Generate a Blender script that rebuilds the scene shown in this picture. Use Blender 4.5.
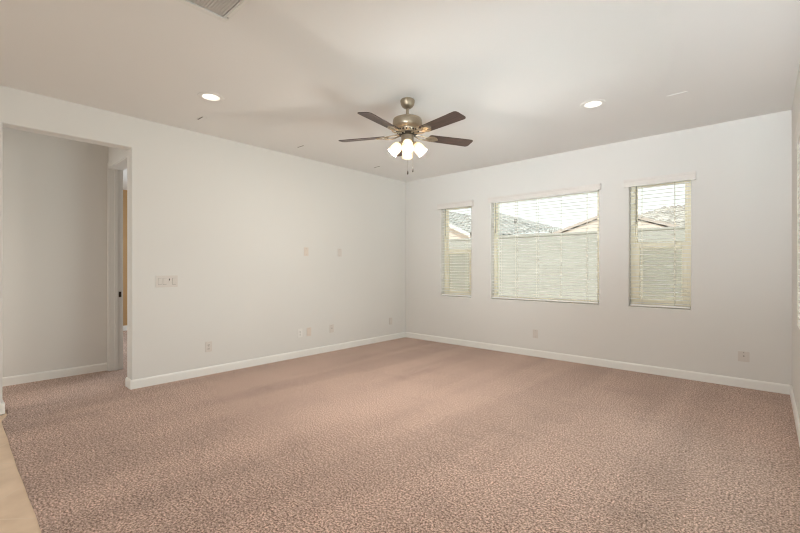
import bpy, bmesh, math, random
from mathutils import Vector, Matrix
random.seed(7)
C = bpy.context.scene.collection
SC = bpy.context.scene
PI = math.pi
for o in list(bpy.data.objects):
    bpy.data.objects.remove(o, do_unlink=True)

# ------------------------------------------------------------------ camera
XL, YB, XR, H = -4.7474, 5.4337, 0.183, 2.74
cam = bpy.data.cameras.new('camera'); cam_o = bpy.data.objects.new('camera', cam); C.objects.link(cam_o)
cam.sensor_width = 36; cam.sensor_fit = 'HORIZONTAL'
cam.lens = 407.9 / 800 * 36
cam.shift_y = 1.72 / 800
cam.clip_start = 0.02
cam_o.location = (0, 0, 1.216)
cam_o.rotation_euler = (PI / 2, 0, math.radians(41.914))
SC.camera = cam_o

# ------------------------------------------------------------------ sky, sun, fill lights, exposure
w = bpy.data.worlds.new('world'); SC.world = w; w.use_nodes = True
nt = w.node_tree; nt.nodes.clear()
bg = nt.nodes.new('ShaderNodeBackground'); wo = nt.nodes.new('ShaderNodeOutputWorld')
bg.inputs['Color'].default_value = (0.97, 0.99, 1.0, 1); bg.inputs['Strength'].default_value = 1.3
nt.links.new(bg.outputs[0], wo.inputs[0])
sun = bpy.data.lights.new('sun', 'SUN'); sun.energy = 3.0; sun.angle = math.radians(0.6); sun.color = (1, 0.98, 0.95)
sun_o = bpy.data.objects.new('sun', sun); C.objects.link(sun_o)
sun_o.rotation_euler = Vector((0.32, 0.75, -0.85)).to_track_quat('-Z', 'Y').to_euler()

def area(name, loc, target, sx, sy, power, color):
    l = bpy.data.lights.new(name, 'AREA'); l.shape = 'RECTANGLE'; l.size = sx; l.size_y = sy
    l.energy = power; l.color = color
    o = bpy.data.objects.new(name, l); C.objects.link(o); o.location = loc
    o.rotation_euler = (Vector(target) - Vector(loc)).to_track_quat('-Z', 'Y').to_euler()
    return o
# added fill lights, all unseen: rear, side door, bedroom and hall
COOL = (0.83, 0.935, 1.0)
area('kitchen_fill', (-0.7, -4.15, 1.55), (-0.9, 0, 1.5), 1.5, 1.2, 62, COOL)  # added soft fill from behind the camera
area('side_door_fill', (1.3, 2.7, 1.3), (-3.0, 2.7, 1.4), 1.9, 1.8, 8, COOL)  # added fill shining in through the made-up side door
area('side_uplight_fill', (1.25, 2.7, 0.12), (-0.6, 3.0, 2.74), 1.9, 1.2, 128, COOL)  # added uplight outside the side door, brightens the ceiling
area('bedroom_fill', (-7.2, 3.55, 1.5), (-7.8, 2.0, 1.3), 1.6, 1.4, 60, COOL)  # added fill to brighten the far room, no window there
area('hall_fill', (-5.11, -1.05, 1.0), (-5.75, 1.2, 0.9), 0.36, 1.5, 11, (1.0, 0.96, 0.89))  # added fill for the dim hall, unseen behind the wall stub
# two added fill lights behind the camera, aimed at far ceiling and window wall
area('rear_fill', (-0.1, -0.7, 0.9), (0.02, 4.1, 2.78), 0.8, 0.8, 12.5, COOL).data.spread = math.radians(50)
area('rear_fill', (-0.1, -0.7, 0.9), (-2.9, 5.4, 2.72), 0.8, 0.8, 8, COOL).data.spread = math.radians(40)

SC.view_settings.view_transform = 'Standard'; SC.view_settings.look = 'None'
SC.view_settings.gamma = 1; SC.view_settings.use_curve_mapping = False
SC.view_settings.exposure = 0.16
SC.cycles.max_bounces = 10; SC.cycles.diffuse_bounces = 6; SC.cycles.transparent_max_bounces = 24
SC.cycles.sample_clamp_indirect = 6.0
SC.cycles.use_denoising = True
SC.cycles.filter_width = 1.15

# ------------------------------------------------------------------ materials
def lin(c):
    return tuple(((v / 255) / 12.92 if v / 255 <= 0.04045 else ((v / 255 + 0.055) / 1.055) ** 2.4) for v in c) + (1,)

def mat(name, rgb, rough=0.6, metal=0.0, noise=None, bump=None, spec=0.4):
    """plain procedural material: noise=(scale, amount) colour mottling, bump=(scale, strength, distance)"""
    m = bpy.data.materials.new(name); m.use_nodes = True
    n = m.node_tree.nodes; L = m.node_tree.links; b = n['Principled BSDF']
    b.inputs['Roughness'].default_value = rough; b.inputs['Metallic'].default_value = metal
    b.inputs['Specular IOR Level'].default_value = spec
    c = lin(rgb); b.inputs['Base Color'].default_value = c
    tc = n.new('ShaderNodeTexCoord')
    if noise:
        t = n.new('ShaderNodeTexNoise'); t.inputs['Scale'].default_value = noise[0]; t.inputs['Detail'].default_value = 4
        L.new(tc.outputs['Object'], t.inputs['Vector'])
        r = n.new('ShaderNodeValToRGB'); a = noise[1]
        r.color_ramp.elements[0].position = 0.3; r.color_ramp.elements[1].position = 0.7
        r.color_ramp.elements[0].color = tuple(v * (1 - a) for v in c[:3]) + (1,)
        r.color_ramp.elements[1].color = tuple(min(1, v * (1 + a)) for v in c[:3]) + (1,)
        L.new(t.outputs[0], r.inputs[0]); L.new(r.outputs[0], b.inputs['Base Color'])
    if bump:
        t = n.new('ShaderNodeTexNoise'); t.inputs['Scale'].default_value = bump[0]; t.inputs['Detail'].default_value = 3
        L.new(tc.outputs['Object'], t.inputs['Vector'])
        bp = n.new('ShaderNodeBump'); bp.inputs['Strength'].default_value = bump[1]; bp.inputs['Distance'].default_value = bump[2]
        L.new(t.outputs[0], bp.inputs['Height']); L.new(bp.outputs[0], b.inputs['Normal'])
    return m

def emit(name, rgb, strength):
    m = bpy.data.materials.new(name); m.use_nodes = True
    b = m.node_tree.nodes['Principled BSDF']
    b.inputs['Base Color'].default_value = (0.9, 0.9, 0.9, 1)
    b.inputs['Emission Color'].default_value = lin(rgb); b.inputs['Emission Strength'].default_value = strength
    return m

M = {}
M['wall'] = mat('wall_paint', (222, 219, 214), 0.75, noise=(1.5, 0.006), bump=(90, 0.12, 0.002), spec=0.25)
M['ceiling'] = mat('ceiling_paint', (232, 230, 227), 0.85, noise=(1.2, 0.006), bump=(70, 0.2, 0.003), spec=0.2)
M['trim'] = mat('trim_paint', (236, 234, 229), 0.35, noise=(6, 0.006))
M['accent'] = mat('tan_wall_paint', (176, 140, 96), 0.8, noise=(2, 0.02))
M['plate'] = mat('plate_plastic', (215, 207, 199), 0.35, noise=(30, 0.005))
M['plate_white'] = mat('white_plastic', (230, 227, 222), 0.3, noise=(30, 0.005))
M['almond_plate'] = mat('almond_plastic', (220, 208, 196), 0.35, noise=(30, 0.01))
M['greige_plate'] = mat('greige_plastic', (212, 204, 196), 0.4, noise=(30, 0.01))
M['dark'] = mat('dark_slot', (40, 36, 33), 0.6, noise=(30, 0.05))
M['groove'] = mat('groove_grey', (150, 143, 134), 0.6, noise=(30, 0.05))
M['vinyl'] = mat('almond_vinyl', (253, 246, 224), 0.4, noise=(8, 0.01))
M['blind'] = mat('blind_white', (253, 252, 249), 0.4, noise=(20, 0.008))
M['valance'] = mat('valance_white', (222, 216, 210), 0.4, noise=(20, 0.008))
M['cord'] = mat('cord', (232, 228, 214), 0.8, noise=(60, 0.03))
M['wand'] = mat('wand_plastic', (120, 118, 112), 0.3, noise=(30, 0.03))
M['nickel'] = mat('brushed_nickel', (170, 156, 136), 0.38, 0.85, noise=(45, 0.06))
M['nickel_dark'] = mat('nickel_shadow', (70, 62, 54), 0.5, 0.6, noise=(45, 0.06))
M['grille'] = mat('grille_white', (226, 224, 219), 0.45, noise=(30, 0.01))
M['louvre'] = mat('louvre_grey_white', (206, 203, 198), 0.5, noise=(30, 0.01))
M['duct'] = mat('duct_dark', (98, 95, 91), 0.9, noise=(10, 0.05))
M['latch'] = mat('dark_bronze', (58, 48, 42), 0.4, 0.8, noise=(40, 0.06))
M['lens'] = emit('downlight_lens', (255, 246, 232), 4.0)
M['bulb'] = emit('warm_bulb', (255, 236, 208), 14.0)
M['block'] = mat('block_wall', (206, 198, 184), 0.9, noise=(5, 0.06))
M['stucco'] = mat('stucco_cream', (226, 214, 200), 0.9, noise=(4, 0.03), bump=(40, 0.2, 0.01))
M['stucco_pink'] = mat('stucco_pinkish', (232, 214, 202), 0.9, noise=(4, 0.03), bump=(40, 0.2, 0.01))
M['fascia_white'] = mat('fascia_white', (238, 236, 230), 0.6, noise=(6, 0.02))
M['fascia_brown'] = mat('fascia_brown', (198, 182, 173), 0.6, noise=(6, 0.03))
M['fascia_grey'] = mat('fascia_grey', (172, 168, 160), 0.6, noise=(6, 0.03))
M['gravel'] = mat('yard_gravel', (226, 214, 198), 0.95, noise=(30, 0.10), bump=(60, 0.4, 0.02))
M['glassroof'] = mat('flue_metal', (120, 116, 112), 0.5, 0.5, noise=(20, 0.04))

def tile_roof_mat(name, a, b_, c_):
    m = bpy.data.materials.new(name); m.use_nodes = True
    n = m.node_tree.nodes; L = m.node_tree.links; b = n['Principled BSDF']; b.inputs['Roughness'].default_value = 0.85
    tc = n.new('ShaderNodeTexCoord'); v = n.new('ShaderNodeTexVoronoi'); v.inputs['Scale'].default_value = 3.0
    L.new(tc.outputs['Object'], v.inputs['Vector'])
    r = n.new('ShaderNodeValToRGB'); e = r.color_ramp.elements
    e[0].position = 0.0; e[0].color = lin(a); e[1].position = 1.0; e[1].color = lin(c_)
    x = e.new(0.5); x.color = lin(b_)
    s = n.new('ShaderNodeSeparateColor'); L.new(v.outputs['Color'], s.inputs[0]); L.new(s.outputs[0], r.inputs[0])
    L.new(r.outputs[0], b.inputs['Base Color'])
    return m
M['roof_grey'] = tile_roof_mat('roof_tiles_grey', (162, 160, 157), (184, 181, 177), (203, 200, 196))
M['roof_tan'] = tile_roof_mat('roof_tiles_tan', (166, 158, 151), (188, 180, 172), (208, 201, 194))

def wood_mat():
    m = bpy.data.materials.new('fan_blade_wood'); m.use_nodes = True
    n = m.node_tree.nodes; L = m.node_tree.links; b = n['Principled BSDF']
    b.inputs['Roughness'].default_value = 0.42
    tc = n.new('ShaderNodeTexCoord'); mp = n.new('ShaderNodeMapping'); mp.inputs['Scale'].default_value = (2.5, 40, 40)
    t = n.new('ShaderNodeTexNoise'); t.inputs['Scale'].default_value = 3; t.inputs['Detail'].default_value = 5
    r = n.new('ShaderNodeValToRGB'); r.color_ramp.elements[0].position = 0.3; r.color_ramp.elements[1].position = 0.75
    r.color_ramp.elements[0].color = lin((54, 41, 36)); r.color_ramp.elements[1].color = lin((84, 66, 58))
    L.new(tc.outputs['Object'], mp.inputs[0]); L.new(mp.outputs[0], t.inputs['Vector']); L.new(t.outputs[0], r.inputs[0]); L.new(r.outputs[0], b.inputs['Base Color'])
    return m
M['wood'] = wood_mat()

def glass_mat(name, tint, refl=1.0):
    m = bpy.data.materials.new(name); m.use_nodes = True
    n = m.node_tree.nodes; L = m.node_tree.links; n.clear()
    o = n.new('ShaderNodeOutputMaterial'); mx = n.new('ShaderNodeMixShader'); t = n.new('ShaderNodeBsdfTransparent'); g = n.new('ShaderNodeBsdfGlossy')
    t.inputs[0].default_value = tint; g.inputs['Roughness'].default_value = 0.02
    f = n.new('ShaderNodeFresnel'); f.inputs[0].default_value = 1.45
    ma = n.new('ShaderNodeMath'); ma.operation = 'MULTIPLY'; ma.inputs[1].default_value = refl
    L.new(f.outputs[0], ma.inputs[0]); L.new(ma.outputs[0], mx.inputs[0]); L.new(t.outputs[0], mx.inputs[1]); L.new(g.outputs[0], mx.inputs[2]); L.new(mx.outputs[0], o.inputs[0])
    return m
M['glass'] = glass_mat('window_glass', (0.93, 0.97, 0.95, 1))

def screen_mat():
    m = bpy.data.materials.new('insect_screen_mesh'); m.use_nodes = True
    n = m.node_tree.nodes; L = m.node_tree.links; n.clear()
    o = n.new('ShaderNodeOutputMaterial'); mx = n.new('ShaderNodeMixShader'); t = n.new('ShaderNodeBsdfTransparent'); d = n.new('ShaderNodeBsdfDiffuse')
    d.inputs[0].default_value = lin((240, 228, 214)); mx.inputs[0].default_value = 0.38
    L.new(t.outputs[0], mx.inputs[1]); L.new(d.outputs[0], mx.inputs[2]); L.new(mx.outputs[0], o.inputs[0])
    return m
M['screen'] = screen_mat()

def shade_mat():
    m = bpy.data.materials.new('frosted_shade_glass'); m.use_nodes = True
    n = m.node_tree.nodes; L = m.node_tree.links; n.clear()
    o = n.new('ShaderNodeOutputMaterial'); mx = n.new('ShaderNodeMixShader'); t = n.new('ShaderNodeBsdfTranslucent'); d = n.new('ShaderNodeBsdfDiffuse')
    tc = n.new('ShaderNodeTexCoord'); ns = n.new('ShaderNodeTexNoise'); ns.inputs['Scale'].default_value = 18
    r = n.new('ShaderNodeValToRGB'); r.color_ramp.elements[0].color = (0.86, 0.76, 0.62, 1); r.color_ramp.elements[1].color = (0.95, 0.90, 0.80, 1)
    L.new(tc.outputs['Object'], ns.inputs['Vector']); L.new(ns.outputs[0], r.inputs[0])
    L.new(r.outputs[0], t.inputs[0]); L.new(r.outputs[0], d.inputs[0]); mx.inputs[0].default_value = 0.5
    L.new(t.outputs[0], mx.inputs[1]); L.new(d.outputs[0], mx.inputs[2]); L.new(mx.outputs[0], o.inputs[0])
    return m
M['shade'] = shade_mat()

def carpet_mat():
    m = bpy.data.materials.new('carpet_pile'); m.use_nodes = True
    n = m.node_tree.nodes; L = m.node_tree.links; b = n['Principled BSDF']
    b.inputs['Roughness'].default_value = 1.0; b.inputs['Specular IOR Level'].default_value = 0.05
    b.inputs['Sheen Weight'].default_value = 0.15; b.inputs['Sheen Roughness'].default_value = 0.5
    tc = n.new('ShaderNodeTexCoord')
    def noise(scale, detail, rough=0.5, vec=None):
        t = n.new('ShaderNodeTexNoise'); t.inputs['Scale'].default_value = scale; t.inputs['Detail'].default_value = detail; t.inputs['Roughness'].default_value = rough
        L.new(vec or tc.outputs['Object'], t.inputs['Vector']); return t.outputs[0]
    def ramp(src, p0, c0, p1, c1):
        r = n.new('ShaderNodeValToRGB'); r.color_ramp.elements[0].position = p0; r.color_ramp.elements[1].position = p1
        r.color_ramp.elements[0].color = c0; r.color_ramp.elements[1].color = c1; L.new(src, r.inputs[0]); return r.outputs[0]
    def mul(a, c):
        x = n.new('ShaderNodeMix'); x.data_type = 'RGBA'; x.blend_type = 'MULTIPLY'; x.inputs[0].default_value = 1
        L.new(a, x.inputs[6]); L.new(c, x.inputs[7]); return x.outputs[2]
    # yarn tufts of several browns
    fine = noise(92, 3, 0.7)
    col = ramp(fine, 0.40, lin((138, 111, 97)), 0.60, lin((244, 215, 200)))
    col = mul(col, ramp(noise(210, 1, 0.5), 0.38, (0.72, 0.70, 0.68, 1), 0.56, (1, 1, 1, 1)))
    col = mul(col, ramp(noise(52, 4, 0.8), 0.36, (0.52, 0.48, 0.45, 1), 0.47, (1, 1, 1, 1)))
    col = mul(col, ramp(noise(30, 3, 0.7), 0.36, (0.88, 0.86, 0.85, 1), 0.6, (1.06, 1.06, 1.06, 1)))
    g = lambda v: (v, v, v, 1)
    # strokes where the pile leans one way or the other: long along the room
    mp = n.new('ShaderNodeMapping'); mp.inputs['Scale'].default_value = (2.0, 0.20, 1); mp.inputs['Location'].default_value = (0.62, 0.3, 0); mp.inputs['Rotation'].default_value = (0, 0, 0.05); L.new(tc.outputs['Object'], mp.inputs[0])
    band = ramp(noise(1.0, 2, 0.5, mp.outputs[0]), 0.44, g(0.93), 0.56, g(1.07))
    col = mul(col, band)
    blot = ramp(noise(1.6, 4, 0.6), 0.35, g(0.93), 0.65, g(1.04))
    col = mul(col, blot)
    mp2 = n.new('ShaderNodeMapping'); mp2.inputs['Scale'].default_value = (1.2, 7, 1); mp2.inputs['Rotation'].default_value = (0, 0, -0.35); L.new(tc.outputs['Object'], mp2.inputs[0])
    foot = ramp(noise(1.3, 3, 0.6, mp2.outputs[0]), 0.36, g(0.93), 0.46, g(1.0))
    col = mul(col, foot)
    L.new(col, b.inputs['Base Color'])
    bp = n.new('ShaderNodeBump'); bp.inputs['Strength'].default_value = 0.5; bp.inputs['Distance'].default_value = 0.009
    L.new(fine, bp.inputs['Height']); L.new(bp.outputs[0], b.inputs['Normal'])
    return m
M['carpet'] = carpet_mat()

def floor_tile_mat():
    m = bpy.data.materials.new('floor_tiles'); m.use_nodes = True
    n = m.node_tree.nodes; L = m.node_tree.links; b = n['Principled BSDF']; b.inputs['Roughness'].default_value = 0.4
    tc = n.new('ShaderNodeTexCoord'); mp = n.new('ShaderNodeMapping'); mp.inputs['Rotation'].default_value = (0, 0, math.radians(45)); mp.inputs['Location'].default_value = (2.097, 0.2, 0)
    br = n.new('ShaderNodeTexBrick'); br.offset = 0; br.inputs['Scale'].default_value = 1; br.inputs['Brick Width'].default_value = 0.6; br.inputs['Row Height'].default_value = 0.6
    br.inputs['Mortar Size'].default_value = 0.004; br.inputs['Mortar Smooth'].default_value = 0.3
    br.inputs['Mortar'].default_value = lin((236, 214, 190))
    t = n.new('ShaderNodeTexNoise'); t.inputs['Scale'].default_value = 6; t.inputs['Detail'].default_value = 6
    r = n.new('ShaderNodeValToRGB'); r.color_ramp.elements[0].position = 0.3; r.color_ramp.elements[1].position = 0.7
    r.color_ramp.elements[0].color = lin((224, 197, 168)); r.color_ramp.elements[1].color = lin((242, 217, 190))
    L.new(tc.outputs['Object'], mp.inputs[0]); L.new(mp.outputs[0], br.inputs['Vector']); L.new(tc.outputs['Object'], t.inputs['Vector']); L.new(t.outputs[0], r.inputs[0])
    L.new(r.outputs[0], br.inputs['Color1']); L.new(r.outputs[0], br.inputs['Color2']); L.new(br.outputs[0], b.inputs['Base Color'])
    return m
M['tile'] = floor_tile_mat()

def block_mat():
    m = bpy.data.materials.new('concrete_block'); m.use_nodes = True
    n = m.node_tree.nodes; L = m.node_tree.links; b = n['Principled BSDF']; b.inputs['Roughness'].default_value = 0.95
    tc = n.new('ShaderNodeTexCoord'); mp = n.new('ShaderNodeMapping'); mp.inputs['Rotation'].default_value = (PI / 2, 0, 0)
    br = n.new('ShaderNodeTexBrick'); br.inputs['Scale'].default_value = 1; br.inputs['Brick Width'].default_value = 0.4; br.inputs['Row Height'].default_value = 0.2
    br.inputs['Mortar Size'].default_value = 0.006; br.inputs['Mortar'].default_value = lin((168, 163, 154))
    br.inputs['Color1'].default_value = lin((168, 164, 157)); br.inputs['Color2'].default_value = lin((174, 170, 163))
    L.new(tc.outputs['Object'], mp.inputs[0]); L.new(mp.outputs[0], br.inputs['Vector']); L.new(br.outputs[0], b.inputs['Base Color'])
    return m
M['block'] = block_mat()

# ------------------------------------------------------------------ mesh helpers
def box(bm, x0, x1, y0, y1, z0, z1, mtx=None, bevel=0, seg=1):
    r = bmesh.ops.create_cube(bm, size=1)
    for v in r['verts']:
        v.co = Vector((x0 + (v.co.x + .5) * (x1 - x0), y0 + (v.co.y + .5) * (y1 - y0), z0 + (v.co.z + .5) * (z1 - z0)))
    vs = r['verts']
    if bevel:
        es = list({e for v in vs for e in v.link_edges})
        q = bmesh.ops.bevel(bm, geom=es, offset=bevel, segments=seg, affect='EDGES')
        vs = list({v for f in q['faces'] for v in f.verts} | {v for v in vs if v.is_valid})
    if mtx is not None:
        for v in vs: v.co = mtx @ v.co
    return vs

def lathe(bm, prof, n=28, mtx=None, cap0=True, cap1=True):
    """revolve [(r, z)...] about z"""
    rings = []
    for r, z in prof:
        rings.append([bm.verts.new((r * math.cos(2 * PI * k / n), r * math.sin(2 * PI * k / n), z)) for k in range(n)])
    for a, b in zip(rings, rings[1:]):
        for k in range(n):
            bm.faces.new((a[k], a[(k + 1) % n], b[(k + 1) % n], b[k]))
    if cap0: bm.faces.new(rings[0][::-1])
    if cap1: bm.faces.new(rings[-1])
    if mtx is not None:
        for rg in rings:
            for v in rg: v.co = mtx @ v.co

def tube(bm, pts, r, n=8):
    pts = [Vector(p) for p in pts]; rings = []
    for i, p in enumerate(pts):
        d = (pts[min(i + 1, len(pts) - 1)] - pts[max(i - 1, 0)]).normalized()
        u = d.orthogonal().normalized() if abs(d.z) > .99 else d.cross(Vector((0, 0, 1))).normalized()
        v = d.cross(u)
        rr = r[i] if isinstance(r, (list, tuple)) else r
        rings.append([bm.verts.new(p + u * rr * math.cos(2 * PI * k / n) + v * rr * math.sin(2 * PI * k / n)) for k in range(n)])
    for a, b in zip(rings, rings[1:]):
        for k in range(n): bm.faces.new((a[k], a[(k + 1) % n], b[(k + 1) % n], b[k]))
    bm.faces.new(rings[0][::-1]); bm.faces.new(rings[-1])

def prism(bm, pts, d0, d1, fn):
    """extrude a 2D outline between depths d0 and d1; fn(u, v, d) -> 3D"""
    a = [bm.verts.new(fn(u, v, d0)) for u, v in pts]; b = [bm.verts.new(fn(u, v, d1)) for u, v in pts]
    bm.faces.new(a); bm.faces.new(b[::-1]); n = len(pts)
    for k in range(n): bm.faces.new((a[(k + 1) % n], a[k], b[k], b[(k + 1) % n]))

def obj(name, bm, m, parent=None, smooth=None, bevel=None, kind=None, loc=None):
    bmesh.ops.recalc_face_normals(bm, faces=bm.faces[:])
    me = bpy.data.meshes.new(name); bm.to_mesh(me); bm.free()
    me.materials.append(m)
    if smooth is not None:
        for p in me.polygons: p.use_smooth = True
        me.set_sharp_from_angle(angle=math.radians(smooth))
    o = bpy.data.objects.new(name, me); C.objects.link(o)
    if parent: o.parent = parent
    if loc: o.location = loc
    if bevel:
        md = o.modifiers.new('bevel', 'BEVEL'); md.width = bevel[0]; md.segments = bevel[1]; md.limit_method = 'ANGLE'; md.angle_limit = math.radians(60)
    if kind: o['kind'] = kind
    return o

def B(): return bmesh.new()
def struct(name, bm, m, parent=None, **k):
    return obj(name, bm, m, parent, kind='structure' if not parent else None, **k)

def thing(name, label, cat, loc=(0, 0, 0), rz=0, group=None):
    o = bpy.data.objects.new(name, None); C.objects.link(o); o.empty_display_size = 0.1
    o.location = loc; o.rotation_euler = (0, 0, rz); o['label'] = label; o['category'] = cat
    if group: o['group'] = group
    return o

def dup(root, loc, label, rz=None):
    r = root.copy(); C.objects.link(r); r.location = loc; r['label'] = label
    if rz is not None: r.rotation_euler = (0, 0, rz)
    for ch in list(root.children):
        c = ch.copy(); C.objects.link(c); c.parent = r
        for g in list(ch.children):
            d = g.copy(); C.objects.link(d); d.parent = c
    return r

def panel(us, vs, holes, d0, d1, fn):
    """solid slab on a (u, v) grid with rectangular holes (u0, u1, v0, v1); one clean manifold mesh"""
    us = sorted(set(us) | {h[0] for h in holes} | {h[1] for h in holes}); vs = sorted(set(vs) | {h[2] for h in holes} | {h[3] for h in holes})
    bm = B(); cache = {}
    def V(i, j, d):
        if (i, j, d) not in cache: cache[(i, j, d)] = bm.verts.new(fn(us[i], vs[j], d))
        return cache[(i, j, d)]
    def solid(i, j):
        if not (0 <= i < len(us) - 1 and 0 <= j < len(vs) - 1): return False
        cu = (us[i] + us[i + 1]) / 2; cv = (vs[j] + vs[j + 1]) / 2
        return not any(h[0] < cu < h[1] and h[2] < cv < h[3] for h in holes)
    for i in range(len(us) - 1):
        for j in range(len(vs) - 1):
            if not solid(i, j): continue
            for d in (d0, d1): bm.faces.new([V(i, j, d), V(i + 1, j, d), V(i + 1, j + 1, d), V(i, j + 1, d)])
            for (di, dj, e) in ((-1, 0, ((i, j), (i, j + 1))), (1, 0, ((i + 1, j), (i + 1, j + 1))), (0, -1, ((i, j), (i + 1, j))), (0, 1, ((i, j + 1), (i + 1, j + 1)))):
                if not solid(i + di, j + dj):
                    (a, b), (c, d) = e
                    bm.faces.new([V(a, b, d0), V(c, d, d0), V(c, d, d1), V(a, b, d1)])
    return bm

# ------------------------------------------------------------------ the room shell
WT = 0.15                                   # wall thickness
XE, YR = 3.6, -4.2                          # far ends of the open kitchen side behind the camera
OY0, OY1, OZ = 0.318, 1.25, 2.43            # opening to the hall
left_fn = lambda u, v, d: Vector((XL - d, u, v))
struct('wall_left', panel([YR, YB + 0.1], [-0.06, H + 0.05], [(OY0, OY1, -0.07, OZ)], 0, WT, left_fn), M['wall'], bevel=(0.02, 4))
ZT = 2.235
WIN = [(-3.973, -3.401), (-3.054, -1.552), (-1.215, -0.612)]
ZS = 0.762
back_fn = lambda u, v, d: Vector((u, YB + d, v))
struct('wall_back', panel([XL + 0.001, XR + 0.14], [-0.06, H + 0.05], [(a, b, ZS, ZT) for a, b in WIN], 0, 0.17, back_fn), M['wall'], bevel=(0.012, 3))
RY0, RY1 = 3.82, 4.42                       # window in the right wall
SY0, SY1, SZ = 1.75, 3.70, 2.235            # unseen sliding glass door, added to let fill light onto the ceiling
right_fn = lambda u, v, d: Vector((XR + d, u, v))
struct('wall_right', panel([1.15, YB + 0.001], [-0.06, H + 0.05], [(RY0, RY1, ZS, ZT), (SY0, SY1, -0.07, SZ)], 0, 0.13, right_fn), M['wall'], bevel=(0.012, 3))
# kitchen side behind the camera
struct('wall_rear', panel([XL + 0.001, XE], [-0.06, H + 0.05], [(-1.5, 0.1, 0.9, 2.2)], 0, 0.15, lambda u, v, d: Vector((u, YR - d, v))), M['wall'])
struct('wall_east', panel([YR + 0.001, 1.16], [-0.06, H + 0.05], [(-2.7, -0.9, 0.9, 2.2)], 0, 0.15, lambda u, v, d: Vector((XE + d, u, v))), M['wall'])
bm = B(); box(bm, XR + 0.129, XE - 0.001, 1.15, 1.28, -0.06, H + 0.05); struct('wall_dining', bm, M['wall'])
# ceiling with the holes the downlights sit in
L1, L2 = (-3.677, 1.578), (-1.196, 4.013)
VX0, VX1, VY0, VY1 = -2.475, -1.875, 0.56, 1.145
hs = 0.075
holes = [(p[0] - hs, p[0] + hs, p[1] - hs, p[1] + hs) for p in (L1, L2)] + [(VX0 + 0.02, VX1 - 0.02, VY0 + 0.02, VY1 - 0.02)]
struct('ceiling', panel([XL - 0.01, XE], [YR, YB + 0.01], holes, 0, 0.12, lambda u, v, d: Vector((u, v, H + d))), M['ceiling'])
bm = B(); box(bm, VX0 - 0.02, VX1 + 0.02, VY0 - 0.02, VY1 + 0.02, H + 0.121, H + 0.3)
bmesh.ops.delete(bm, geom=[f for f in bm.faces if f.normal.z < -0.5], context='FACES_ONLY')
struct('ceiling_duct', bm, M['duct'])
# floors
bm = B(); box(bm, -9.6, XE + 0.1, YR, YB + 0.1, -0.2, -0.012); struct('floor_tile', bm, M['tile'])

# carpet with a slightly wavy rolled edge against the tile
CY = 0.30
bm = B()
prof = []
n = 60
xs = [XL - WT + (XR - (XL - WT)) * k / n for k in range(n + 1)]
edge = []
for x in xs:
    wob = 0.002 * math.sin(x * 4.1) + 0.001 * math.sin(x * 13.7 + 1)
    y = CY + wob + (0.05 * max(0, min(1, (-4.55 - x) / 0.15)) if x < -4.55 else 0)
    edge.append((x, y))
bm2 = bm
rows = []
for (dy, z) in ((-0.004, -0.012), (0.0, -0.004), (0.008, -0.0005), (0.02, 0.0)):
    rows.append([bm2.verts.new((x, y + dy, z)) for x, y in edge])
rows.append([bm2.verts.new((x, YB - 0.001, 0)) for x, y in edge])
for a, b in zip(rows, rows[1:]):
    for k in range(n): bm2.faces.new((a[k], a[k + 1], b[k + 1], b[k]))
# hall and the room beyond the hall door
def quad(bm, x0, x1, y0, y1, z): bm.faces.new([bm.verts.new(p) for p in ((x0, y0, z), (x1, y0, z), (x1, y1, z), (x0, y1, z))])
quad(bm2, -5.849, XL - WT, -1.0, 1.30, 0); quad(bm2, -9.29, XL - WT, 1.30, 3.6, 0)
struct('floor', bm2, M['carpet'])

# hall behind the opening, its end wall with a doorway, and the tan room beyond
HX = -5.85
bm = B(); box(bm, HX - 0.12, HX, -1.1, 1.30, -0.06, H + 0.05); struct('wall_hall', bm, M['wall'])
DX0, DX1, DZ = -5.79, -5.02, 2.41
struct('wall_hall_end', panel([-9.4, XL - WT - 0.001], [-0.06, H + 0.05], [(DX0, DX1, -0.07, DZ)], 1.30, 1.42, lambda u, v, d: Vector((u, d, v))), M['wall'])
bm = B(); box(bm, HX - 0.12, XL - WT, -1.2, -1.1, -0.06, H + 0.05); struct('wall_hall_near', bm, M['wall'])
bm = B(); box(bm, -9.4, -9.29, 1.42, 3.7, -0.06, H + 0.05); struct('wall_bedroom', bm, M['accent'])
bm = B(); box(bm, -9.4, XL - WT, 3.6, 3.7, -0.06, H + 0.05); struct('wall_bedroom_side', bm, M['wall'])
bm = B(); box(bm, HX - 0.12, XL - WT, -1.1, 1.30, H, H + 0.1); box(bm, -9.4, XL - WT, 1.30, 3.7, H, H + 0.1); struct('ceiling_hall', bm, M['ceiling'])
bm = B(); box(bm, -9.289, -9.275, 1.42, 3.6, 0, 0.1); struct('baseboard_bedroom', bm, M['trim'], bevel=(0.004, 2))
# door frame lining the doorway, with its strike plate
bm = B()
box(bm, DX0, DX0 + 0.018, 1.29, 1.43, 0, DZ); box(bm, DX1 - 0.018, DX1, 1.29, 1.43, 0, DZ); box(bm, DX0 + 0.018, DX1 - 0.018, 1.29, 1.43, DZ - 0.018, DZ)
box(bm, DX0 - 0.03, DX0 + 0.006, 1.283, 1.2995, 0, DZ + 0.05); box(bm, DX1 - 0.006, DX1 + 0.05, 1.283, 1.2995, 0, DZ + 0.05); box(bm, DX0 + 0.006, DX1 - 0.006, 1.283, 1.2995, DZ - 0.006, DZ + 0.05)
box(bm, DX0 + 0.018, DX0 + 0.03, 1.34, 1.375, 0, DZ - 0.018)
fr = struct('door_1', bm, M['wall'])
bm = B(); box(bm, DX0 + 0.017, DX0 + 0.021, 1.385, 1.412, 0.87, 0.935, bevel=0.001); obj('strike_plate', bm, M['latch'], fr)

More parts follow.
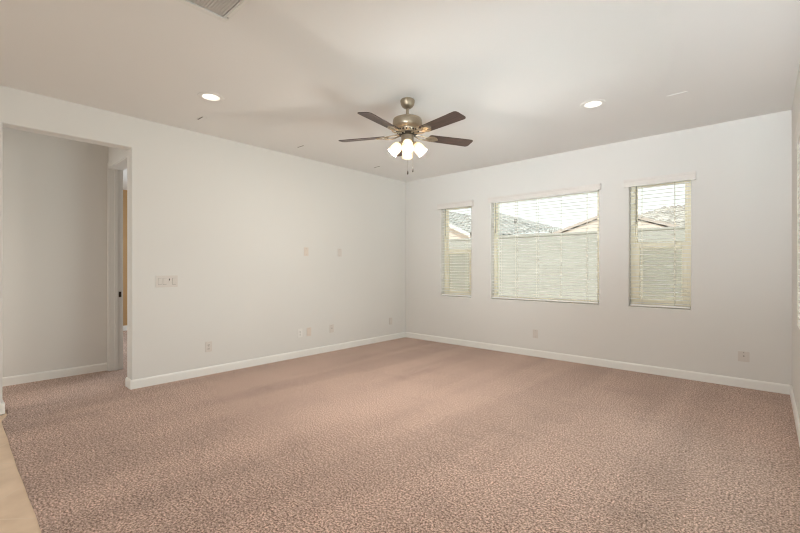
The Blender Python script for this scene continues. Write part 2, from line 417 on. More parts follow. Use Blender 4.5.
# baseboards
def base_profile(bm, p0, p1, out, h=0.092, t=0.014):
    """baseboard from p0 to p1 on the floor, thickness grows along 'out'"""
    p0, p1, out = Vector(p0), Vector(p1), Vector(out)
    pr = [(0, 0), (t, 0), (t, h * 0.82), (t * 0.75, h * 0.92), (t * 0.35, h), (0, h)]
    a = [bm.verts.new(p0 + out * u + Vector((0, 0, v))) for u, v in pr]; b = [bm.verts.new(p1 + out * u + Vector((0, 0, v))) for u, v in pr]
    bm.faces.new(a); bm.faces.new(b[::-1]); n = len(pr)
    for k in range(n): bm.faces.new((a[(k + 1) % n], a[k], b[k], b[(k + 1) % n]))
bm = B()
base_profile(bm, (XL, OY1 - 0.014, 0), (XL, YB, 0), (1, 0, 0)); base_profile(bm, (XL - WT - 0.014, OY1, 0), (XL, OY1, 0), (0, -1, 0))
struct('baseboard_left', bm, M['trim'])
bm = B()
base_profile(bm, (XL, YR, 0), (XL, OY0 + 0.014, 0), (1, 0, 0)); base_profile(bm, (XL - WT - 0.014, OY0, 0), (XL, OY0, 0), (0, 1, 0))
struct('baseboard_left_near', bm, M['trim'])
bm = B(); base_profile(bm, (XL + 0.014, YB, 0), (XR - 0.014, YB, 0), (0, -1, 0)); struct('baseboard_back', bm, M['trim'])
bm = B(); base_profile(bm, (XR, 1.15, 0), (XR, YB, 0), (-1, 0, 0)); struct('baseboard_right', bm, M['trim'])
bm = B(); base_profile(bm, (HX, -1.1, 0), (HX, 1.283, 0), (1, 0, 0)); struct('baseboard_hall', bm, M['trim'])

# ------------------------------------------------------------------ windows (local frame: x right along the wall, -y into the room, z up)
def ring(bm, x0, x1, z0, z1, t, y0, y1, bev=0.003):
    box(bm, x0, x0 + t, y0, y1, z0, z1, bevel=bev); box(bm, x1 - t, x1, y0, y1, z0, z1, bevel=bev)
    box(bm, x0 + t, x1 - t, y0, y1, z0, z0 + t, bevel=bev); box(bm, x0 + t, x1 - t, y0, y1, z1 - t, z1, bevel=bev)

def window(name, wd, loc, rz, hung):
    """window unit in its opening: frame, panes, and for a single-hung unit a lower sash and insect screen"""
    h = ZT - ZS
    root = bpy.data.objects.new(name, None); C.objects.link(root); root.location = loc; root.rotation_euler = (0, 0, rz); root['kind'] = 'structure'
    a = wd / 2 - 0.0015
    bm = B(); ring(bm, -a, a, 0.001, h - 0.001, 0.042, 0.092, 0.158); obj('frame', bm, M['vinyl'], root)
    if hung:
        mid = 0.742
        bm = B(); ring(bm, -a + 0.043, a - 0.043, mid - 0.001, h - 0.044, 0.022, 0.118, 0.142); s = obj('upper_sash', bm, M['vinyl'], root)
        bm = B(); box(bm, -a + 0.063, a - 0.063, 0.128, 0.132, mid + 0.02, h - 0.064); obj('pane', bm, M['glass'], s)
        bm = B(); t = 0.048
        x0, x1, z0, z1 = -a + 0.0425, a - 0.0425, 0.044, mid + 0.012
        box(bm, x0, x0 + t, 0.094, 0.117, z0, z1, bevel=0.003); box(bm, x1 - t, x1, 0.094, 0.117, z0, z1, bevel=0.003)
        box(bm, x0 + t, x1 - t, 0.094, 0.117, z0, z0 + t, bevel=0.003); box(bm, x0 + t, x1 - t, 0.090, 0.117, z1 - 0.062, z1, bevel=0.003)
        s = obj('lower_sash', bm, M['vinyl'], root)
        bm = B(); box(bm, x0 + t - 0.002, x1 - t + 0.002, 0.104, 0.108, z0 + t - 0.002, z1 - 0.06); obj('pane', bm, M['glass'], s)
        bm = B(); box(bm, -0.03, 0.03, 0.078, 0.092, z1 - 0.012, z1 + 0.008, bevel=0.004, seg=2); obj('sash_lock', bm, M['vinyl'], s)
        bm = B(); box(bm, -a + 0.043, a - 0.043, 0.1425, 0.1445, 0.043, mid); obj('insect_screen', bm, M['screen'], root)
    else:
        bm = B(); box(bm, -a + 0.040, a - 0.040, 0.124, 0.130, 0.041, h - 0.041); obj('pane', bm, M['glass'], root)
    return root

def blind(label, wd, loc, rz, tapes, wand_x, depth=0.05, front=0.006, val=(0.036, 0.090), group='white horizontal window blinds', proj=-0.034):
    h = ZT - ZS
    root = thing('window_blind', label, 'blind', loc, rz, group)
    a = wd / 2 - 0.008; yc = front + 0.004 + depth / 2
    bm = B(); z = 0.052; tilt = math.radians(1.5)
    while z < h - 0.07:
        mt = Matrix.Translation((0, yc, z)) @ Matrix.Rotation(tilt, 4, 'X')
        # slightly crowned slat
        pr = [(-depth / 2, 0), (-depth / 4, 0.0016), (0, 0.0022), (depth / 4, 0.0016), (depth / 2, 0), (depth / 2, -0.0034), (depth / 4, -0.0018), (0, -0.0012), (-depth / 4, -0.0018), (-depth / 2, -0.0034)]
        prism(bm, pr, -a, a, lambda u, v, d: mt @ Vector((d, u, v)))
        z += 0.0435
    obj('slats', bm, M['blind'], root)
    bm = B(); box(bm, -a, a, yc - depth / 2, yc + depth / 2, 0.010, 0.030, bevel=0.003); obj('bottom_rail', bm, M['blind'], root)
    bm = B(); box(bm, -a, a, front + 0.004, front + 0.054, h - 0.052, h - 0.004, bevel=0.002); obj('head_rail', bm, M['blind'], root)
    for tx in tapes:
        bm = B()
        for yy in (yc - depth / 2 - 0.001, yc + depth / 2 + 0.001): tube(bm, [(tx, yy, 0.03), (tx, yy, h - 0.05)], 0.0026, 6)
        obj('ladder_cord', bm, M['cord'], root)
    if wand_x is not None:
        bm = B(); tube(bm, [(wand_x, front - 0.008, h - 0.05), (wand_x, front - 0.008, h - 0.46)], 0.0042, 8); tube(bm, [(wand_x, front - 0.008, h - 0.46), (wand_x, front - 0.008, h - 0.50)], 0.006, 8)
        obj('tilt_wand', bm, M['wand'], root)
    # valance with returns and a small crown moulding
    ov, vh = val; t0 = h + 0.028 - vh; t1 = h + 0.028
    bm = B(); p = proj
    pr = [(p, t0), (p, t1 - 0.028), (p - 0.004, t1 - 0.018), (p - 0.008, t1), (p + 0.010, t1), (p + 0.010, t0)]
    prism(bm, pr, -wd / 2 - ov, wd / 2 + ov, lambda u, v, d: Vector((d, u, v)))
    for s in (-1, 1):
        xa = s * (wd / 2 + ov); box(bm, min(xa, xa - s * 0.012), max(xa, xa - s * 0.012), p + 0.0101, -0.001, t0, t1)
    obj('valance', bm, M['valance'], root)
    return root

wn = []
for i, (x0, x1) in enumerate(WIN):
    window('window_%d' % (i + 1), x1 - x0, ((x0 + x1) / 2, YB, ZS), 0, i != 1)
window('window_4', RY1 - RY0, (XR, (RY0 + RY1) / 2, ZS), -PI / 2, False)
sd = struct('added_door', (lambda b: (ring(b, -(SY1 - SY0) / 2 + 0.001, (SY1 - SY0) / 2 - 0.001, 0.001, SZ - 0.001, 0.05, 0.03, 0.11), b)[1])(B()), M['vinyl'])  # made-up door, unseen; lets the side fill lights in
sd.location = (XR, (SY0 + SY1) / 2, 0); sd.rotation_euler = (0, 0, -PI / 2)
bm = B(); ring(bm, -0.01, (SY1 - SY0) / 2 - 0.052, 0.052, SZ - 0.052, 0.06, 0.04, 0.068); obj('sliding_panel', bm, M['vinyl'], sd)
bm = B(); box(bm, -(SY1 - SY0) / 2 + 0.05, (SY1 - SY0) / 2 - 0.05, 0.072, 0.078, 0.05, SZ - 0.05); obj('pane', bm, M['glass'], sd)
blind('white slatted blind on the narrow window nearest the room corner', WIN[0][1] - WIN[0][0], ((WIN[0][0] + WIN[0][1]) / 2, YB, ZS), 0, (-0.17, 0.19), -0.20, val=(0.05, 0.085))
blind('wide white slatted blind over the large middle picture window', WIN[1][1] - WIN[1][0], ((WIN[1][0] + WIN[1][1]) / 2, YB, ZS), 0, (-0.615, -0.36, -0.05, 0.27, 0.60), -0.672, val=(0.030, 0.075))
blind('white slatted blind on the narrow window with thick projecting valance near the right wall', WIN[2][1] - WIN[2][0], ((WIN[2][0] + WIN[2][1]) / 2, YB, ZS), 0, (-0.17, 0.15), -0.225, val=(0.048, 0.088))
blind('white slatted blind on the right wall seen edge on at the picture border', RY1 - RY0, (XR, (RY0 + RY1) / 2, ZS), -PI / 2, (-0.17, 0.17), None, front=-0.008, val=(0.06, 0.11), proj=-0.010)

# ------------------------------------------------------------------ ceiling fan
FX, FY = -2.418, 2.795
fan = thing('ceiling_fan', 'nickel ceiling fan with five dark wood blades and four lit glass shades', 'ceiling fan', (FX, FY, H))
bm = B(); lathe(bm, [(0.062, 0), (0.066, -0.010), (0.065, -0.02), (0.060, -0.045), (0.049, -0.062), (0.034, -0.074), (0.022, -0.077)], 32); obj('canopy', bm, M['nickel'], fan, smooth=40)
bm = B(); lathe(bm, [(0.0135, -0.080), (0.0135, -0.165)], 20); lathe(bm, [(0.026, -0.150), (0.030, -0.158), (0.030, -0.172)], 24); obj('downrod', bm, M['nickel'], fan, smooth=40)
bm = B()
lathe(bm, [(0.030, -0.166), (0.112, -0.170), (0.126, -0.176), (0.132, -0.188), (0.134, -0.205), (0.134, -0.240), (0.128, -0.252), (0.112, -0.262), (0.100, -0.268)], 48)
mo = obj('motor_housing', bm, M['nickel'], fan, smooth=35)
bm = B(); lathe(bm, [(0.100, -0.262), (0.094, -0.282), (0.078, -0.300), (0.070, -0.306)], 48); obj('vent_band', bm, M['nickel'], fan, smooth=35)
bm = B()
for k in range(20):
    a = 2 * PI * k / 20
    mt = Matrix.Rotation(a, 4, 'Z') @ Matrix.Translation((0.0955, 0, -0.283)) @ Matrix.Rotation(math.radians(-35), 4, 'Y')
    box(bm, -0.004, 0.0035, -0.0055, 0.0055, -0.013, 0.013, mt)
obj('vent_slots', bm, M['nickel_dark'], fan)
bm = B(); lathe(bm, [(0.076, -0.300), (0.082, -0.308), (0.082, -0.318), (0.070, -0.324)], 40); obj('flywheel', bm, M['nickel_dark'], fan, smooth=35)
bm = B(); lathe(bm, [(0.056, -0.320), (0.058, -0.328), (0.056, -0.372), (0.062, -0.378), (0.062, -0.386), (0.045, -0.400), (0.020, -0.408), (0.012, -0.425)], 36); obj('switch_housing', bm, M['nickel'], fan, smooth=40)
# blades and blade irons
BZ = -0.322; PITCH = math.radians(-10.5)
def blade_outline():
    pts = []
    r0, r1, w0, w1 = 0.205, 0.655, 0.056, 0.068
    pts += [(r0, -w0 + 0.012), (r0 + 0.012, -w0)]
    pts += [(r1 - 0.035, -w1)]
    for k in range(7):
        a = -PI / 2 + PI / 2 * k / 6; pts.append((r1 - 0.03 + 0.030 * math.cos(a), -w1 + 0.030 + 0.030 * math.sin(a)))
    for k in range(7):
        a = PI / 2 * k / 6; pts.append((r1 - 0.03 + 0.030 * math.cos(a), w1 - 0.030 + 0.030 * math.sin(a)))
    pts += [(r0 + 0.012, w0), (r0, w0 - 0.012)]
    return pts
blade0 = iron0 = None
for k in range(5):
    ang = math.radians(63.0 + 72 * k)
    if k == 0:
        bm = B(); mt = Matrix.Translation((0, 0, BZ)) @ Matrix.Rotation(PITCH, 4, 'X')
        prism(bm, blade_outline(), -0.003, 0.003, lambda u, v, d: mt @ Vector((u, v, d)))
        blade0 = b = obj('blade', bm, M['wood'], fan, bevel=(0.0015, 2))
        # ornate iron: two arms from the flywheel meeting a plate screwed under the blade
        bm = B()
        for s in (-1, 1):
            tube(bm, [(0.070, s * 0.012, -0.314), (0.105, s * 0.030, -0.320), (0.150, s * 0.040, -0.330), (0.190, s * 0.034, -0.332), (0.225, s * 0.018, -0.332)], [0.008, 0.007, 0.0065, 0.007, 0.006], 8)
        mp = Matrix.Translation((0, 0, BZ - 0.007)) @ Matrix.Rotation(PITCH, 4, 'X')
        o_ = [(0.195, -0.030), (0.235, -0.044), (0.275, -0.034), (0.300, -0.010), (0.306, 0), (0.300, 0.010), (0.275, 0.034), (0.235, 0.044), (0.195, 0.030), (0.180, 0)]
        prism(bm, o_, -0.004, 0.004, lambda u, v, d: mp @ Vector((u, v, d)))
        for (sx, sy) in ((0.235, 0.024), (0.235, -0.024), (0.282, 0)):
            lathe(bm, [(0.007, 0.0), (0.006, -0.004), (0.002, -0.0055)], 12, mp @ Matrix.Translation((sx, sy, -0.004)))
        iron0 = ir = obj('blade_iron', bm, M['nickel'], fan, smooth=35)
    else:
        b = blade0.copy(); C.objects.link(b); b.parent = fan
        ir = iron0.copy(); C.objects.link(ir); ir.parent = fan
    b.rotation_euler = (0, 0, ang); ir.rotation_euler = (0, 0, ang)
# light kit: four arms, sockets, shades, bulbs
SA = math.radians(-48)                       # one shade faces the camera
proto = None
for k in range(4):
    ang = SA + PI / 2 * k
    tl = math.radians(42)
    # frame: origin at socket, -z along the shade axis pointing down and outwards
    ms = Matrix.Translation((0.056, 0, -0.388)) @ Matrix.Rotation(-tl, 4, 'Y') @ Matrix.Scale(0.85, 4)
    if proto is None:
        bm = B(); tube(bm, [(0.030, 0, -0.385), (0.045, 0, -0.384), (0.054, 0, -0.387), (0.062, 0, -0.397)], 0.010, 10)
        lathe(bm, [(0.016, 0.004), (0.026, -0.004), (0.028, -0.026), (0.024, -0.034)], 20, ms)
        arm = obj('light_arm', bm, M['nickel'], fan, smooth=40)
        bm = B(); prof = [(0.026, -0.020), (0.038, -0.026), (0.049, -0.042), (0.055, -0.066), (0.057, -0.095), (0.056, -0.125), (0.058, -0.148), (0.0545, -0.148), (0.0525, -0.125), (0.0535, -0.095), (0.0515, -0.066), (0.046, -0.044), (0.036, -0.030), (0.026, -0.024)]
        lathe(bm, prof, 28, ms, False, False); sh = obj('lamp_shade', bm, M['shade'], fan, smooth=60)
        bm = B(); pr = [(0.012, -0.030), (0.013, -0.050)] + [(0.026 * math.sin(a), -0.082 - 0.026 * math.cos(a)) for a in [PI * t / 8 for t in (7, 6, 5, 4, 3, 2, 1)]] + [(0.002, -0.1079)]
        lathe(bm, pr, 20, ms); bu = obj('bulb', bm, M['bulb'], fan, smooth=60)
        proto = (arm, sh, bu)
        parts = proto
    else:
        parts = []
        for p in proto:
            q = p.copy(); C.objects.link(q); q.parent = fan; parts.append(q)
    for p in parts: p.rotation_euler = (0, 0, ang)
    pl = bpy.data.lights.new('bulb_light', 'POINT'); pl.energy = 29; pl.color = (1, 0.94, 0.86); pl.shadow_soft_size = 0.02
    lo = bpy.data.objects.new('bulb_light', pl); C.objects.link(lo); lo.parent = fan
    lo.location = Matrix.Rotation(ang, 4, 'Z') @ ms @ Vector((0, 0, -0.128))
# pull chains with dark fobs
for (cx, cy, zb) in ((0.026, -0.026, -0.685), (0.050, 0.016, -0.66)):
    bm = B(); tube(bm, [(cx, cy, -0.39), (cx, cy, zb + 0.03)], 0.0011, 6); ch = obj('pull_chain', bm, M['nickel'], fan)
    bm = B(); lathe(bm, [(0.002, zb + 0.036), (0.0055, zb + 0.026), (0.006, zb + 0.006), (0.003, zb)], 12, Matrix.Translation((cx, cy, 0))); obj('fob', bm, M['latch'], ch, smooth=50)

# ------------------------------------------------------------------ recessed downlights
def downlight(label, p):
    r = thing('recessed_downlight', label, 'ceiling light', (p[0], p[1], H), 0, 'recessed downlights in the ceiling')
    bm = B(); lathe(bm, [(0.072, 0.002), (0.074, -0.004), (0.098, -0.006), (0.108, -0.003), (0.110, 0.0), (0.072, 0.0005)], 40, None, False, False); obj('trim_ring', bm, M['plate_white'], r, smooth=30)
    bm = B(); lathe(bm, [(0.0735, -0.003), (0.064, 0.042), (0.058, 0.056)], 40, None, False, False); obj('baffle', bm, M['plate_white'], r, smooth=30)
    bm = B(); lathe(bm, [(0.060, 0.053), (0.055, 0.046), (0.040, 0.042), (0.010, 0.040)], 36); obj('lens', bm, M['lens'], r, smooth=50)
    return r
downlight('round lit recessed downlight in ceiling to the left of fan', L1)
downlight('round lit recessed downlight in ceiling above the wide middle window', L2)

# ------------------------------------------------------------------ return air grille
g = thing('return_air_grille', 'white slatted return air grille in ceiling cut by top edge', 'air vent', (VX0, VY0, H))
GW, GD = VX1 - VX0, VY1 - VY0
bm = B(); fw = 0.024
box(bm, -0.012, fw, -0.012, GD + 0.012, -0.008, 0.0, bevel=0.002); box(bm, GW - fw, GW + 0.012, -0.012, GD + 0.012, -0.008, 0, bevel=0.002)
box(bm, fw, GW - fw, -0.012, fw - 0.01, -0.008, 0, bevel=0.002); box(bm, fw, GW - fw, GD - fw + 0.01, GD + 0.012, -0.008, 0, bevel=0.002)
obj('frame', bm, M['grille'], g)
bm = B(); y = 0.024
while y < GD - 0.02:
    mt = Matrix.Translation((0, y, 0.004)) @ Matrix.Rotation(math.radians(-16), 4, 'X')
    box(bm, fw - 0.01, GW - fw + 0.01, -0.0063, 0.0063, -0.0008, 0.0008, mt); y += 0.0165
obj('louvres', bm, M['louvre'], g)
bm = B(); box(bm, 0.175, 0.183, fw - 0.008, GD - fw + 0.008, 0.013, 0.022); box(bm, 0.39, 0.398, fw - 0.008, GD - fw + 0.008, 0.013, 0.022); obj('cross_bar', bm, M['duct'], g)
bm = B()
for sx, sy in ((0.005, GD - 0.02), (0.01, GD - 0.03)): pass
lathe(bm, [(0.005, -0.0085), (0.004, -0.0105), (0.001, -0.011)], 12, Matrix.Translation((0.05, GD - 0.004, 0))); obj('screw', bm, M['groove'], g)

# small flush plates on the ceiling
def cplate(label, x, y, lx, ly, slot=True):
    r = thing('ceiling_plate', label, 'ceiling plate', (x, y, H), 0, 'small plates on the ceiling')
    bm = B(); box(bm, -lx / 2, lx / 2, -ly / 2, ly / 2, -0.004, 0, bevel=0.0015); obj('plate', bm, M['ceiling'], r)
    if not slot: return
    bm = B(); box(bm, -lx / 2 + 0.004, lx / 2 - 0.004, -ly / 2 - 0.0075, -ly / 2 - 0.0005, -0.0042, 0); obj('slot', bm, M['groove'], r)  # grey strip painted in as the shadow along the plate's edge
cplate('small flush ceiling plate with dark edge below the left downlight', -4.275, 1.755, 0.12, 0.05)
cplate('small flush ceiling plate above the left wall between downlight and fan', -4.335, 2.985, 0.13, 0.03)
cplate('small flush ceiling plate near the far corner, below left of fan lamps', -4.35, 4.35, 0.12, 0.03)
cplate('pale elongated ceiling plate right of the downlight by the windows', -0.58, 4.29, 0.15, 0.06, False)

# ------------------------------------------------------------------ switches and outlets (local: x right, -y out of the wall, z up)
def plate_mesh(wd, ht, t=0.0065):
    bm = B(); box(bm, -wd / 2, wd / 2, -t, -0.0003, -ht / 2, ht / 2, bevel=0.0025, seg=2); return bm
def switch_bank(label, loc, rz):
    r = thing('light_switch', label, 'light switch', loc, rz)
    obj('wall_plate', plate_mesh(0.213, 0.124, 0.008), M['plate'], r)
    for k in range(4):
        x = -0.069 + 0.046 * k
        if k != 2:
            bm = B(); box(bm, x - 0.0175, x + 0.0175, -0.0085, -0.007, -0.035, 0.035); fr_ = obj('switch_frame', bm, M['groove'], r)  # grey backing paints in shadow lines left of and below the rocker
            bm = B(); box(bm, x - 0.0155, x + 0.0165, -0.0125, -0.008, -0.031, 0.034, Matrix.Rotation(math.radians(4), 4, 'X'), bevel=0.0012); obj('rocker', bm, M['plate'], fr_)
        else:
            bm = B(); box(bm, x - 0.0175, x + 0.0175, -0.0085, -0.007, -0.035, 0.035); fr_ = obj('fan_control', bm, M['plate'], r); fr_['label'] = 'fan speed control with dark slider slot'
            bm = B(); box(bm, x - 0.004, x + 0.004, -0.0095, -0.008, 0.006, 0.030); obj('slot', bm, M['dark'], fr_)
            bm = B(); box(bm, x - 0.008, x + 0.008, -0.017, -0.0085, -0.006, 0.008, bevel=0.0015); obj('slider', bm, M['plate'], fr_)
    return r
switch_bank('wide white four gang switch plate on wall right of the hall opening', (XL, 1.572, 1.076), PI / 2)
OG = 'outlet and jack plates on the walls'
def outlet(label, loc, rz, m, style, wd=0.074, ht=0.118):
    names = {'duplex': ('power_outlet', 'outlet'), 'jack': ('cable_jack', 'wall jack'), 'blank': ('blank_plate', 'wall plate')}
    nm, cat = names[style]
    r = thing(nm, label, cat, loc, rz, OG)
    obj('wall_plate', plate_mesh(wd, ht), M[m], r)
    if style == 'duplex':
        for s in (-1, 1):
            bm = B(); mt = Matrix.Translation((0, -0.006, s * 0.0195)) @ Matrix.Rotation(PI / 2, 4, 'X')
            lathe(bm, [(0.0172, 0.0), (0.0168, 0.002), (0.0155, 0.0025)], 24, mt); f = obj('receptacle', bm, M[m], r, smooth=40)
            bm = B(); zc = s * 0.0195
            box(bm, -0.0075, -0.0050, -0.0092, -0.0080, zc - 0.001, zc + 0.008); box(bm, 0.0050, 0.0075, -0.0092, -0.0080, zc - 0.001, zc + 0.007); box(bm, -0.0025, 0.0025, -0.0092, -0.0080, zc - 0.010, zc - 0.005)
            obj('slots', bm, M['dark'], f)
        bm = B(); lathe(bm, [(0.003, 0), (0.0025, 0.0012)], 12, Matrix.Translation((0, -0.006, 0)) @ Matrix.Rotation(PI / 2, 4, 'X')); obj('screw', bm, M['groove'], r)
    elif style == 'jack':
        bm = B(); mt = Matrix.Translation((0, -0.006, 0.006)) @ Matrix.Rotation(PI / 2, 4, 'X')
        lathe(bm, [(0.0075, 0), (0.0075, 0.003), (0.0048, 0.003), (0.0048, 0.010)], 6, mt); obj('coaxial_post', bm, M['groove'], r)
        bm = B(); box(bm, -0.004, 0.004, -0.0075, -0.006, 0.036, 0.044, bevel=0.001); obj('screw_cover', bm, M['groove'], r)
    else:
        for s in (-1, 1):
            bm = B(); lathe(bm, [(0.0035, 0), (0.003, 0.0015)], 12, Matrix.Translation((0, -0.006, s * 0.042)) @ Matrix.Rotation(PI / 2, 4, 'X')); obj('screw', bm, M['groove'], r)
    return r
R90 = PI / 2
outlet('white outlet low on left wall below the four gang switch plate', (XL, 2.010, 0.318), R90, 'plate', 'duplex')
outlet('almond blank plate at eye level, left of the upper pair on the left wall', (XL, 3.338, 1.445), R90, 'almond_plate', 'blank')
outlet('pale jack plate at eye level, right of the upper pair on the left wall', (XL, 3.935, 1.449), R90, 'plate', 'blank')
outlet('white outlet with dark slots low on left wall beside an almond plate', (XL, 3.240, 0.329), R90, 'plate_white', 'duplex')
outlet('almond blank plate low on left wall right beside a white outlet', (XL, 3.385, 0.330), R90, 'almond_plate', 'blank')
outlet('white jack plate low on left wall alone under the upper right plate', (XL, 3.785, 0.331), R90, 'plate', 'jack')
outlet('pale plate low on left wall closest to the far room corner', (XL, 5.05, 0.318), R90, 'plate', 'blank')
outlet('pale plate low on back wall under the middle picture window', (-2.367, YB, 0.312), 0, 'greige_plate', 'blank')
outlet('square outlet plate low on back wall near right corner', (-0.170, YB, 0.316), 0, 'greige_plate', 'jack', 0.09, 0.105)

# ------------------------------------------------------------------ outside: yard, block wall, neighbouring houses
GZ = -0.15
bm = B(); box(bm, -40, 25, YB + 0.18, 45, GZ - 0.3, GZ); struct('ground', bm, M['gravel'])
fence = thing('garden_wall', 'long beige concrete block garden wall seen through the window blinds', 'wall', (-6, 10.5, GZ))
bm = B(); box(bm, -14, 18, 0, 0.15, 0, 2.21); obj('blocks', bm, M['block'], fence)
bm = B(); box(bm, -14, 18, -0.02, 0.17, 2.21, 2.27, bevel=0.008); obj('coping', bm, M['block'], fence)

def tiled(p0, eu, ev, U, V, clips=()):
    """barrel-tile roof plane: origin p0, unit eave direction eu, unit up-slope ev, sizes U x V, clipped by (point, normal) planes"""
    p0, eu, ev = Vector(p0), Vector(eu).normalized(), Vector(ev).normalized(); nn = eu.cross(ev)
    if nn.z < 0: nn = -nn
    tw, th, ns = 0.30, 0.36, 6
    nu = int(U / tw * ns) + 1; nv = int(V / th) + 1
    bm = B(); rows = []
    for j in range(nv):
        for (dv, hh) in ((0.0, 0.045), (1.0, 0.0)):
            v = min((j + dv) * th, V); row = []
            for i in range(nu + 1):
                ph = 2 * PI * i / ns; row.append(bm.verts.new(p0 + eu * min(i * tw / ns, U) + ev * v + nn * (0.04 * max(-0.35, math.sin(ph)) + hh)))
            rows.append(row)
    for a, b in zip(rows, rows[1:]):
        for i in range(nu): bm.faces.new((a[i], a[i + 1], b[i + 1], b[i]))
    for pt, no in clips:
        bmesh.ops.bisect_plane(bm, geom=bm.verts[:] + bm.edges[:] + bm.faces[:], plane_co=Vector(pt), plane_no=Vector(no), clear_outer=True)
    return bm

def slab(bm, p, q, r_, s, t):
    """thin slab under a roof plane with corners p q r s"""
    P = [Vector(v) for v in (p, q, r_, s)]; n = (P[1] - P[0]).cross(P[3] - P[0]).normalized()
    if n.z < 0: n = -n
    a = [bm.verts.new(v - n * 0.03) for v in P]; b = [bm.verts.new(v - n * (0.03 + t)) for v in P]
    bm.faces.new(a); bm.faces.new(b[::-1])
    for k in range(4): bm.faces.new((a[(k + 1) % 4], a[k], b[k], b[(k + 1) % 4]))

# house with a long hipped grey tile roof; right front eave corner at (-7.17, 18, 2.79)
h1 = thing('neighbour_house', 'neighbouring house with a grey tiled hip roof seen through left windows', 'house', (0, 0, 0))
ex, ey, ez = -7.17, 18.0, 2.79; s1 = 0.34                       # eave corner and roof pitch
bm = B(); box(bm, -24, ex - 0.45, ey + 0.45, ey + 12, GZ, ez - 0.02); obj('wall', bm, M['stucco'], h1)
run = 6.0; rz_ = ez + run * s1
d = Vector((0, 1, s1)).normalized()
hipn = Vector((1, 1, 0)).normalized()
fr1 = tiled((-24.5, ey, ez), (1, 0, 0), d, 24.5 + ex, run / d.y, [((ex, ey, ez), hipn)])
obj('roof', fr1, M['roof_grey'], h1)
d2 = Vector((-1, 0, s1)).normalized()
obj('roof', tiled((ex, ey, ez), (0, 1, 0), d2, 12.4, run / abs(d2.x), [((ex, ey, ez), (-hipn.x, -hipn.y, 0)), ((ex, ey + 12.4, ez), (-hipn.x, hipn.y, 0))]), M['roof_grey'], h1)
bm = B(); box(bm, -24.5, ex + 0.03, ey - 0.03, ey - 0.001, ez - 0.17, ez + 0.02); box(bm, ex + 0.001, ex + 0.03, ey, ey + 12.4, ez - 0.17, ez + 0.02); box(bm, -24.5, ex, ey, ey + 0.45, ez - 0.17, ez - 0.14); obj('fascia', bm, M['fascia_grey'], h1)
# projecting gable on its left, rake running down to the right
gx, gy = -10.1, 16.0; gz = 2.80; ax = gx - 3.4; az = gz + 3.4 * 0.48
bm = B(); prism(bm, [(ax - 3.2, GZ), (gx - 0.2, GZ), (gx - 0.2, gz - 0.1), (ax, az - 0.14), (ax - 3.2, gz - 0.1)], gy + 0.3, gy + 4.5, lambda u, v, dd: Vector((u, dd, v))); obj('gable_wall', bm, M['stucco_pink'], h1)
dd_ = Vector((-3.4, 0, az - gz)).normalized()
obj('roof', tiled((gx, gy, gz), (0, 1, 0), dd_, 5.5, (Vector((ax, 0, az)) - Vector((gx, 0, gz))).length), M['roof_grey'], h1)
dd2 = Vector((3.4, 0, az - gz)).normalized()
obj('roof', tiled((ax - 3.4, gy, gz), (0, 1, 0), dd2, 5.5, (Vector((ax, 0, az)) - Vector((gx, 0, gz))).length), M['roof_grey'], h1)
bm = B()
for s in (-1, 1):
    xx = ax - s * 3.4 * -1
    prism(bm, [(ax, az + 0.02), (ax + s * 3.45, gz), (ax + s * 3.45, gz - 0.17), (ax, az - 0.17)], gy - 0.04, gy - 0.001, lambda u, v, q: Vector((u, q, v)))
obj('rake_board', bm, M['fascia_white'], h1)
# low flue pipes on the grey roof
for (fx, fy, fh) in ((-10.75, 19.6, 0.22), (-9.9, 20.2, 0.2)):
    zt = ez + (fy - ey) * s1
    bm = B(); lathe(bm, [(0.06, zt - 0.05), (0.06, zt + fh), (0.085, zt + fh + 0.005), (0.085, zt + fh + 0.06)], 14, Matrix.Translation((fx, fy, 0))); obj('flue_pipe', bm, M['glassroof'], h1, smooth=40)

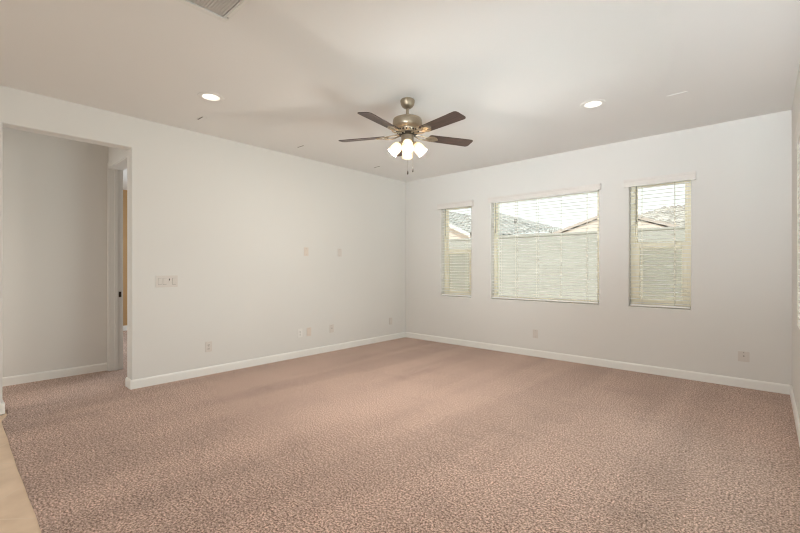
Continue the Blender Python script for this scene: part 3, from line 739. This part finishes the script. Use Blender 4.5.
# middle house: low gable facing the windows
h2 = thing('neighbour_house', 'neighbouring house gable with brown rake boards between middle and right windows', 'house', (0, 0, 0))
gy = 15.0; lx, rx, axx = -5.95, -1.7, -3.86; lz, rzz, azz = 2.50, 2.42, 3.18
bm = B(); prism(bm, [(lx + 0.25, GZ), (rx - 0.25, GZ), (rx - 0.25, rzz - 0.05), (axx, azz - 0.12), (lx + 0.25, lz - 0.05)], gy + 0.04, gy + 3.6, lambda u, v, q: Vector((u, q, v))); obj('gable_wall', bm, M['stucco_pink'], h2)
bm = B()
prism(bm, [(axx, azz), (lx, lz), (lx, lz - 0.09), (axx, azz - 0.10)], gy - 0.03, gy + 0.0, lambda u, v, q: Vector((u, q, v)))
prism(bm, [(axx, azz), (rx, rzz), (rx, rzz - 0.09), (axx, azz - 0.10)], gy - 0.03, gy + 0.0, lambda u, v, q: Vector((u, q, v)))
obj('rake_board', bm, M['fascia_brown'], h2)
dl = Vector((axx - lx, 0, azz - lz)); obj('roof', tiled((lx, gy, lz - 0.07), (0, 1, 0), dl.normalized(), 4.0, dl.length), M['roof_tan'], h2)
dr = Vector((axx - rx, 0, azz - rzz)); obj('roof', tiled((rx, gy, rzz - 0.07), (0, 1, 0), dr.normalized(), 4.0, dr.length), M['roof_tan'], h2)

# right house: hip roof, hip line rising to the right
h3 = thing('neighbour_house', 'neighbouring house with a tan barrel tiled roof seen through right window', 'house', (0, 0, 0))
ey, ez = 20.0, 2.62; run = 3.6; s3 = 0.36
ex0 = -7.0; ex1 = 8.0
bm = B(); box(bm, ex0 + 0.45, ex1 - 0.4, ey + 0.45, ey + 9, GZ, ez - 0.02); obj('wall', bm, M['stucco'], h3)
d = Vector((0, 1, s3)).normalized()
hl = Vector((-1, 0.62, 0)).normalized()
obj('roof', tiled((ex0, ey, ez), (1, 0, 0), d, ex1 - ex0, 5.0 / d.y, [((ex0, ey, ez), hl)]), M['roof_tan'], h3)
bm = B(); box(bm, ex0, ex1, ey - 0.03, ey - 0.001, ez - 0.17, ez + 0.02); obj('fascia', bm, M['fascia_brown'], h3)

# every top-level setting piece is marked
for o in SC.objects:
    if o.parent is None and o.type in ('MESH', 'EMPTY') and 'category' not in o and 'kind' not in o: o['kind'] = 'structure'
